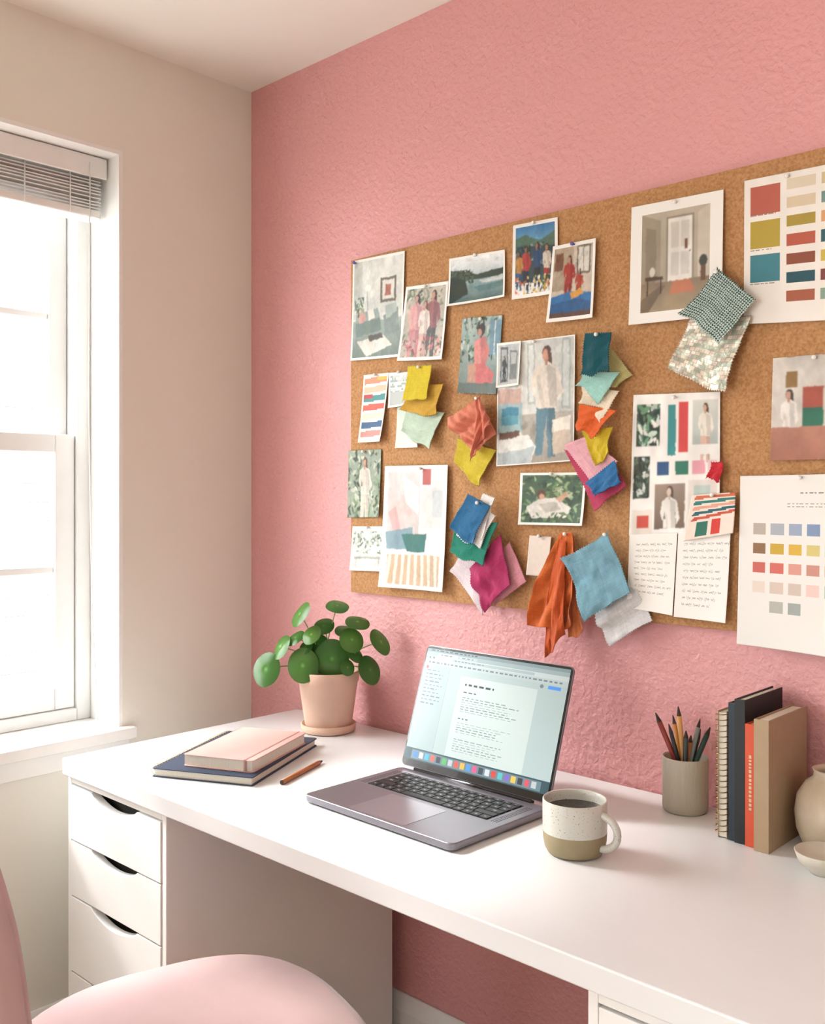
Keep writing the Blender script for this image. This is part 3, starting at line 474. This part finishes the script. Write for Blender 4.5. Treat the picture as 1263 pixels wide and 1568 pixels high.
# ---------------------------------------------------------------- mug
R_=Vector((.7273,.6863,0)); Vw=Vector((-.6863,.7273,0)); Zv=Vector((0,0,1))
mg=empty('coffee_mug'); mc=Vector((1.2655,-.3577,.74))
M_spk=bpy.data.materials.new('speckled_glaze'); M_spk.use_nodes=True
nt=M_spk.node_tree; b=nt.nodes['Principled BSDF']; b.inputs['Roughness'].default_value=.3
tc=nt.nodes.new('ShaderNodeTexCoord'); n=nt.nodes.new('ShaderNodeTexNoise'); n.inputs['Scale'].default_value=420; n.inputs['Detail'].default_value=1
r=nt.nodes.new('ShaderNodeValToRGB'); r.color_ramp.elements[0].position=.27; r.color_ramp.elements[1].position=.33
r.color_ramp.elements[0].color=(*lin('#7d7262'),1); r.color_ramp.elements[1].color=(*lin('#c8c6bc'),1)
nt.links.new(tc.outputs['Object'],n.inputs['Vector']); nt.links.new(n.outputs['Fac'],r.inputs[0]); nt.links.new(r.outputs[0],b.inputs['Base Color'])
M_clay=mat('tan_stoneware','#978868',.65,noise=.08,nscale=90,bump=.1,bscale=300); M_cof=mat('coffee','#1c0f08',.08,noise=.05)
m=MB()
prof=[(0,.001),(.036,.001),(.041,.003),(.045,.010),(.0475,.022),(.0482,.033),(.0482,.0345),(.0485,.05),(.0485,.074),(.0483,.0805),(.0472,.082),(.0458,.0805),(.0452,.074),(.0452,.02),(.042,.008),(0,.006)]
mis=[1,1,1,1,1,1,0,0,0,0,0,0,0,0,0]
m.lathe(prof,mc,64,0,mis)
m.build('body',[M_spk,M_clay],0,mg)
m=MB(); m.lathe([(0,.066),(.0455,.066)],mc,48); m.build('coffee',[M_cof],0,mg)
hd=(R_*.75-Vw*.66).normalized()
pts=[]
for k in range(17):
    a=math.radians(-95+190*k/16); pts.append(mc+hd*(.0455+.027*math.cos(a))+Zv*(.041+.0245*math.sin(a)))
m=MB(); m.tube(pts,.0058,12); m.build('handle',[M_spk],0,mg)
# ---------------------------------------------------------------- pencil cup
pc=empty('pencil_cup'); cc=Vector((1.2914,-.062,.74))
m=MB(); m.lathe([(0,.001),(.036,.001),(.0375,.003),(.038,.01),(.0385,.09),(.038,.0925),(.0365,.0925),(.0358,.09),(.0355,.008),(0,.006)],cc,40)
m.build('cup',[mat('ribbed_gray_ceramic','#b9b1a0',.6,noise=.06,bump=.3,bscale=120,stretch=(4,4,.3))],0,pc)
pcol=['#c98a3c','#20262a','#8c2f26','#d9a25c','#2a4a46','#3a3f42','#7f8c88','#b06a3a']
pm=[mat('pencil_%d'%i,c,.4,noise=.05) for i,c in enumerate(pcol)]; tip=mat('pencil_tip','#3a2c22',.6,noise=.1)
def pen(base,topp,r,i,parent,nm='pencil'):
    m=MB(); bse=Vector(base); tp=Vector(topp); d=(tp-bse)
    m.tube([bse,bse+d*.9,bse+d*.9,bse+d*.985,tp],[r,r,r*.96,r*.3,.0003],8,0); m.m=[0 if k<16 else 1 for k in range(len(m.m))]
    m.build(nm,[pm[i],tip],0,parent)
for k,(dx,tz,dy,i) in enumerate([(-.050,.166,.004,2),(-.031,.150,-.01,1),(-.012,.178,.0,3),(-.018,.160,.012,0),(-.003,.140,-.016,5),(.024,.158,-.006,6),(.043,.142,.0,4),(.030,.136,.012,1),(.010,.128,.0,7)]):
    tp=cc+R_*dx+Vw*dy+Zv*tz; bs=cc-R_*dx*.3-Vw*dy*.5+Zv*.01; pen(bs,tp,.0036 if k%2 else .0045,i,pc)
# ---------------------------------------------------------------- books
M_pg=mat('page_block','#e6dfcf',.8,noise=.12,nscale=300,stretch=(8,.2,.2))
def book(nm,x0,x1,y0,y1,h,col,z=.7402,spine=True,lab=None):
    p=empty(nm); cm=mat(nm+'_cover',col,.55,noise=.05,nscale=40,bump=.1,bscale=400)
    t=.0022; m=MB(); m.box(x0,x0+t,y0,y1,z,z+h); m.box(x1-t,x1,y0,y1,z,z+h); m.box(x0,x1,y0-.001,y0+t,z,z+h)
    m.build('cover',[cm],.0008,p)
    m=MB(); m.box(x0+t,x1-t,y0+t,y1-.004,z+.003,z+h-.003); m.build('pages',[M_pg],0,p)
    if lab:
        m=MB(); xm=(x0+x1)/2; w=(x1-x0)*.12; rr=random.Random(len(nm))
        for a,b2 in lab:
            t_=a
            while t_<b2:
                d_=rr.uniform(.012,.03); m.box(xm-w,xm+w,y0-.0014,y0-.0009,z+t_*h,z+min(b2,t_+d_)*h); t_+=d_+.012
        m.build('spine_lettering',[mat('foil','#cdb894',.4,noise=.05)],0,p)
    return p
book('dark_blue_book',1.410,1.4215,-.148,-.012,.215,'#22303c'); book('black_book',1.422,1.4395,-.152,-.012,.223,'#15191b')
book('orange_book',1.4405,1.4575,-.155,-.015,.188,'#cc4f2c',lab=[(.3,.75)]); book('tan_book',1.459,1.4825,-.165,-.02,.2,'#a68d6e')
sn=empty('spiral_notebook'); m=MB(); m.box(1.392,1.3935,-.148,-.02,.7402,.94); m.box(1.4065,1.408,-.148,-.02,.7402,.94); m.build('covers',[mat('kraft_cover','#b8a183',.7,noise=.08)],.0005,sn)
m=MB(); m.box(1.3937,1.4063,-.146,-.023,.742,.937); m.build('pages',[M_pg],0,sn)
m=MB()
for k in range(22):
    zc=.749+k*.0087; m.tube([(1.3995+.0098*math.cos(a),-.149+.008*math.sin(a),zc+.0008*a) for a in [2*math.pi*q/14 for q in range(15)]],.0009,6,cap=False)
m.build('wire_coil',[mat('bronze_wire','#9a7f55',.3,metal=.8,noise=.02)],0,sn)
m=MB(); m.lathe([(0,.0),(.036,.0),(.046,.006),(.056,.03),(.0585,.055),(.055,.08),(.043,.1),(.032,.108),(.030,.116),(.033,.122),(.030,.122),(.027,.115),(.03,.105),(.05,.08),(.05,.03),(0,.01)],(1.548,-.078,.7402),48)
m.build('ceramic_vase',[mat('cream_ceramic','#d6c9b4',.45,noise=0,nscale=14,col2='#c0ad92')])
m=MB(); m.lathe([(0,.0),(.02,.0),(.022,.004),(.036,.016),(.041,.030),(.0395,.031),(.034,.018),(.02,.008),(0,.007)],(1.570,-.180,.7402),48)
m.build('small_bowl',[mat('gray_glaze','#cfc8b8',.35,noise=.08)])
# ---------------------------------------------------------------- notebooks
nb=empty('navy_notebook'); T=RZ(.484,-.399,.7401,26)
M_navy=mat('navy_cover','#2a3850',.55,noise=.06,bump=.1,bscale=500)
m=MB(); m.prism(rrect(-.107,.107,-.153,.153,.006),0,.002,0,T,'z'); m.prism(rrect(-.107,.107,-.153,.153,.006),.015,.017,0,T,'z'); m.build('covers',[M_navy],.0005,nb)
m=MB(); m.box(-.102,.102,-.149,.149,.002,.015,0,T); m.build('pages',[M_pg],0,nb)
m=MB()
for k in range(30):
    y=-.143+k*.0098; m.tube([T@Vector((-.107+.008*math.cos(a),y+.0006*a,.0107+.009*math.sin(a))) for a in [2*math.pi*q/14 for q in range(15)]],.0008,6,cap=False)
m.build('wire_coil',[mat('brass_wire','#c9b68c',.3,metal=.7,noise=.02)],0,nb)
pk=empty('pink_journal'); T=RZ(.510,-.398,.7573,24)
m=MB(); m.prism(rrect(-.076,.076,-.116,.116,.008),0,.002,0,T,'z'); m.prism(rrect(-.076,.076,-.116,.116,.008),.021,.023,0,T,'z'); m.box(-.076,-.0735,-.11,.11,0,.023,0,T); m.build('cover',[mat('blush_cover','#d7aca4',.6,noise=.05,bump=.1,bscale=400)],.0006,pk)
m=MB(); m.box(-.0735,.072,-.112,.112,.002,.021,0,T); m.build('pages',[M_pg],0,pk)
m=MB(); m.box(.056,.060,-.1163,.1163,-.0001,.0236,0,T); m.build('elastic_band',[mat('elastic','#b98c82',.7,noise=.05)],0,pk)
pen((.678,-.446,.7448),(.622,-.296,.7448),.0046,7,None,'wooden_pencil')
# ---------------------------------------------------------------- plant
pl=empty('potted_pilea_plant'); pcn=Vector((.4275,-.107,.74))
M_ter=mat('blush_terracotta','#e0bda6',.75,noise=.06,nscale=25,bump=.1,bscale=200); M_soil=mat('soil','#3a2a1e',.95,noise=.5,nscale=150,bump=.8,bscale=200)
m=MB(); m.lathe([(0,.001),(.058,.001),(.062,.004),(.063,.018),(.0605,.019),(.056,.012),(0,.011)],pcn,48); m.build('saucer',[M_ter],0,pl)
m=MB(); m.lathe([(0,.012),(.051,.012),(.0535,.016),(.067,.112),(.0695,.114),(.0715,.137),(.071,.1385),(.067,.1385),(.064,.135),(.063,.11),(0,.11)],pcn,56); m.build('pot',[M_ter],0,pl)
m=MB(); m.lathe([(0,.128),(.03,.13),(.0645,.126)],pcn,32); m.build('soil',[M_soil],0,pl)
M_leaf=bpy.data.materials.new('pilea_leaf'); M_leaf.use_nodes=True
nt=M_leaf.node_tree; b=nt.nodes['Principled BSDF']; b.inputs['Roughness'].default_value=.25
a=nt.nodes.new('ShaderNodeAttribute'); a.attribute_name='Col'; nt.links.new(a.outputs['Color'],b.inputs['Base Color'])
tl=nt.nodes.new('ShaderNodeBsdfTranslucent'); mx=nt.nodes.new('ShaderNodeMixShader'); mx.inputs[0].default_value=.35
nt.links.new(a.outputs['Color'],tl.inputs[0]); nt.links.new(b.outputs[0],mx.inputs[1]); nt.links.new(tl.outputs[0],mx.inputs[2]); nt.links.new(mx.outputs[0],nt.nodes['Material Output'].inputs[0])
M_stem=mat('pilea_stem','#8aa35c',.5,noise=.1)
leaves=[(462,936,20,.5,-1.0),(519,923,19,.3,.1),(549,948,20,.3,.15),(433,986,19,.55,-1.0),(411,1019,25,.75,-.5),(468,1012,25,.9,-.1),(511,1003,28,1,.1),(585,978,21,.5,1.0),(569,1020,22,.65,.9),(541,974,20,.6,.3),(498,954,17,.45,-.1),(480,966,16,.55,-.4),(455,972,15,.4,-.5),(546,996,14,.5,.6),(490,982,15,.7,-.2),(528,962,15,.35,.1),(471,985,13,.5,-.5),(535,1015,12,.7,.4)]
sm=MB(); rng=random.Random(7)
for k,(px,py,rp,face,roll) in enumerate(leaves):
    ds=-.02-.045*face*.8+rng.uniform(-.015,.015)
    pos=pcn+R_*((px-503)/669)+Vw*ds; pos.z=1.2824-(py-755)/669
    if pos.y>-.04: pos+=Vw*((-.04-pos.y)/.7273)
    nrm=(Vw*(-face)+Zv*(1.05-face)+R_*roll*.7).normalized()
    ax=nrm.cross(Zv); ax=ax.normalized() if ax.length>.05 else R_
    ay=ax.cross(nrm).normalized(); r=rp/669
    nr,ns=6,26; verts=[pos-nrm*0.002]; 
    for i in range(1,nr+1):
        rr=i/nr
        for j in range(ns):
            t=2*math.pi*j/ns; z=.16*rr*rr*r+.03*r*math.sin(3*t+k)*rr*rr
            verts.append(pos+ax*(r*rr*math.cos(t)*.93)+ay*(r*rr*math.sin(t)*1.06)-nrm*z)
    faces=[(0,1+j,1+(j+1)%ns) for j in range(ns)]
    for i in range(nr-1):
        for j in range(ns): faces.append((1+i*ns+j,1+(i+1)*ns+j,1+(i+1)*ns+(j+1)%ns,1+i*ns+(j+1)%ns))
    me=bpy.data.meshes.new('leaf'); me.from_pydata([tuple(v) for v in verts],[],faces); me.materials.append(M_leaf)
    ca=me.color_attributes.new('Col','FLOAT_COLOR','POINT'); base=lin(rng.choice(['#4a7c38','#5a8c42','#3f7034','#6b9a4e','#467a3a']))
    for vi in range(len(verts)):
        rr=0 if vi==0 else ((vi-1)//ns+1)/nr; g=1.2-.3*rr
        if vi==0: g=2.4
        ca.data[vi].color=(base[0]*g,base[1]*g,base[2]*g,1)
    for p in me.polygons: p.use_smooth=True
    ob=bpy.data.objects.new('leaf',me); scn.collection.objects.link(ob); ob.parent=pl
    root=pcn+Zv*.128+R_*rng.uniform(-.02,.02)+Vw*rng.uniform(-.02,.02)
    midp=root.lerp(pos,.5)+Zv*(.02+.01*rng.random())
    pp=[]
    for q in range(9):
        t=q/8; pp.append(root*(1-t)**2+midp*2*t*(1-t)+(pos-nrm*.002)*t*t)
    sm.tube(pp,.0013,6)
sm.tube([pcn+Zv*.125,pcn+Zv*.16+R_*.003,pcn+Zv*.2],[.005,.004,.003],8)
sm.build('stems',[M_stem],0,pl)
# ---------------------------------------------------------------- chair
ch=empty('upholstered_chair'); M_vel=mat('pink_velvet','#b89a98',.85,noise=.06,nscale=12,sheen=.2,bump=.1,bscale=400)
T=RZ(.928,-.806,0,74-90)   # local +y = chair front
def sup(rx_,ry_,n=4,seg=64):
    o=[]
    for k in range(seg):
        t=2*math.pi*k/seg; c,s=math.cos(t),math.sin(t); o.append((rx_*math.copysign(abs(c)**(2/n),c),ry_*math.copysign(abs(s)**(2/n),s)))
    return o
m=MB(); rings=[(.0,.405),(.9,.405),(.97,.412),(1,.43),(1,.455),(.985,.482),(.95,.504),(.86,.520),(.5,.530),(.0,.532)]
seg=64; vs=[]
for f_,z in rings:
    for x,y in sup(.25*max(f_,.001),.25*max(f_,.001),2.8,seg): vs.append(T@Vector((x,y,z)))
fs_=[]
for i in range(len(rings)-1):
    for k in range(seg): fs_.append((i*seg+k,i*seg+(k+1)%seg,(i+1)*seg+(k+1)%seg,(i+1)*seg+k))
m.add(vs,fs_,0,True); m.build('seat_cushion',[M_vel],0,ch)
m=MB(); nu,nv=40,32; vs=[]; AN=39
def bk(u,v,side):
    hw=1-.45*max(0,(v-.55)/.45)**2.4-.12*max(0,(.2-v)/.2)**2
    z=.44+.53*v; rr=.285+.02*v
    edge=min(1,(1-abs(u))*6)**.5*min(1,min(v,1-v)*8+.02)**.5
    th=.030*edge
    a=math.radians(AN*u*hw)
    return T@Vector((math.sin(a)*(rr+side*th),-math.cos(a)*(rr+side*th)-.05*v,z))
for side in(1,-1):
    for i in range(nu+1):
        for j in range(nv+1): vs.append(bk(-1+2*i/nu,j/nv,side))
fs_=[]; N=(nu+1)*(nv+1)
for s_ in(0,1):
    for i in range(nu):
        for j in range(nv):
            q=[s_*N+i*(nv+1)+j,s_*N+(i+1)*(nv+1)+j,s_*N+(i+1)*(nv+1)+j+1,s_*N+i*(nv+1)+j+1]; fs_.append(q if s_==0 else q[::-1])
for i in range(nu):
    for j in (0,nv):
        a=i*(nv+1)+j; b2=(i+1)*(nv+1)+j; fs_.append((a,a+N,b2+N,b2) if j==0 else (b2,b2+N,a+N,a))
for j in range(nv):
    for i in(0,nu):
        a=i*(nv+1)+j; fs_.append((a,a+1,a+1+N,a+N) if i==0 else (a+N,a+1+N,a+1,a))
m.add(vs,fs_,0,True); m.build('backrest',[M_vel],0,ch)
m=MB()
for sx in(-.07,.07): m.tube([T@Vector((sx,-.2,.42)),T@Vector((sx,-.27,.43)),T@Vector((sx,-.29,.5))],.010,10)
for sx in(-1,1):
    for sy in(-1,1): m.tube([T@Vector((sx*.17,sy*.17,.41)),T@Vector((sx*.22,sy*.22,0))],[.014,.009],12)
m.build('legs',[mat('brass_leg','#b08d57',.3,metal=.9,noise=.02)],0,ch)
# ---------------------------------------------------------------- lights
w=bpy.data.worlds.new('sky'); scn.world=w; w.use_nodes=True; nt=w.node_tree; bg=nt.nodes['Background']
tc=nt.nodes.new('ShaderNodeTexCoord'); sx=nt.nodes.new('ShaderNodeSeparateXYZ'); nt.links.new(tc.outputs['Generated'],sx.inputs[0])
def mr(inp,a,b_,c,d):
    n=nt.nodes.new('ShaderNodeMapRange'); n.interpolation_type='SMOOTHSTEP'
    for i,v in zip((1,2,3,4),(a,b_,c,d)): n.inputs[i].default_value=v
    nt.links.new(inp,n.inputs[0]); return n.outputs[0]
A=mr(sx.outputs['X'],.1,-.7,.33,18.0); B=mr(sx.outputs['Z'],.25,.7,0,5.0)
ad=nt.nodes.new('ShaderNodeMath'); ad.operation='ADD'; nt.links.new(A,ad.inputs[0]); nt.links.new(B,ad.inputs[1])
nt.links.new(ad.outputs[0],bg.inputs['Strength']); bg.inputs['Color'].default_value=(.975,.99,1,1)
sl=bpy.data.lights.new('sun','SUN'); sl.energy=4.6; sl.angle=math.radians(6); sl.color=(1,.975,.93)
so=bpy.data.objects.new('sun',sl); scn.collection.objects.link(so); so.rotation_euler=Vector((1,.36,-.85)).to_track_quat('-Z','Y').to_euler()
# ---------------------------------------------------------------- camera
cd=bpy.data.cameras.new('camera'); co=bpy.data.objects.new('camera',cd); scn.collection.objects.link(co); scn.camera=co
co.location=(2.097,-1.596,1.2824); co.rotation_euler=(math.radians(90),0,math.atan2(.6863,.7273))
cd.sensor_fit='HORIZONTAL'; cd.sensor_width=36; cd.lens=1492/1263*36; cd.shift_y=-29/1263; cd.clip_start=.02
scn.view_settings.view_transform='Standard'; scn.view_settings.exposure=0
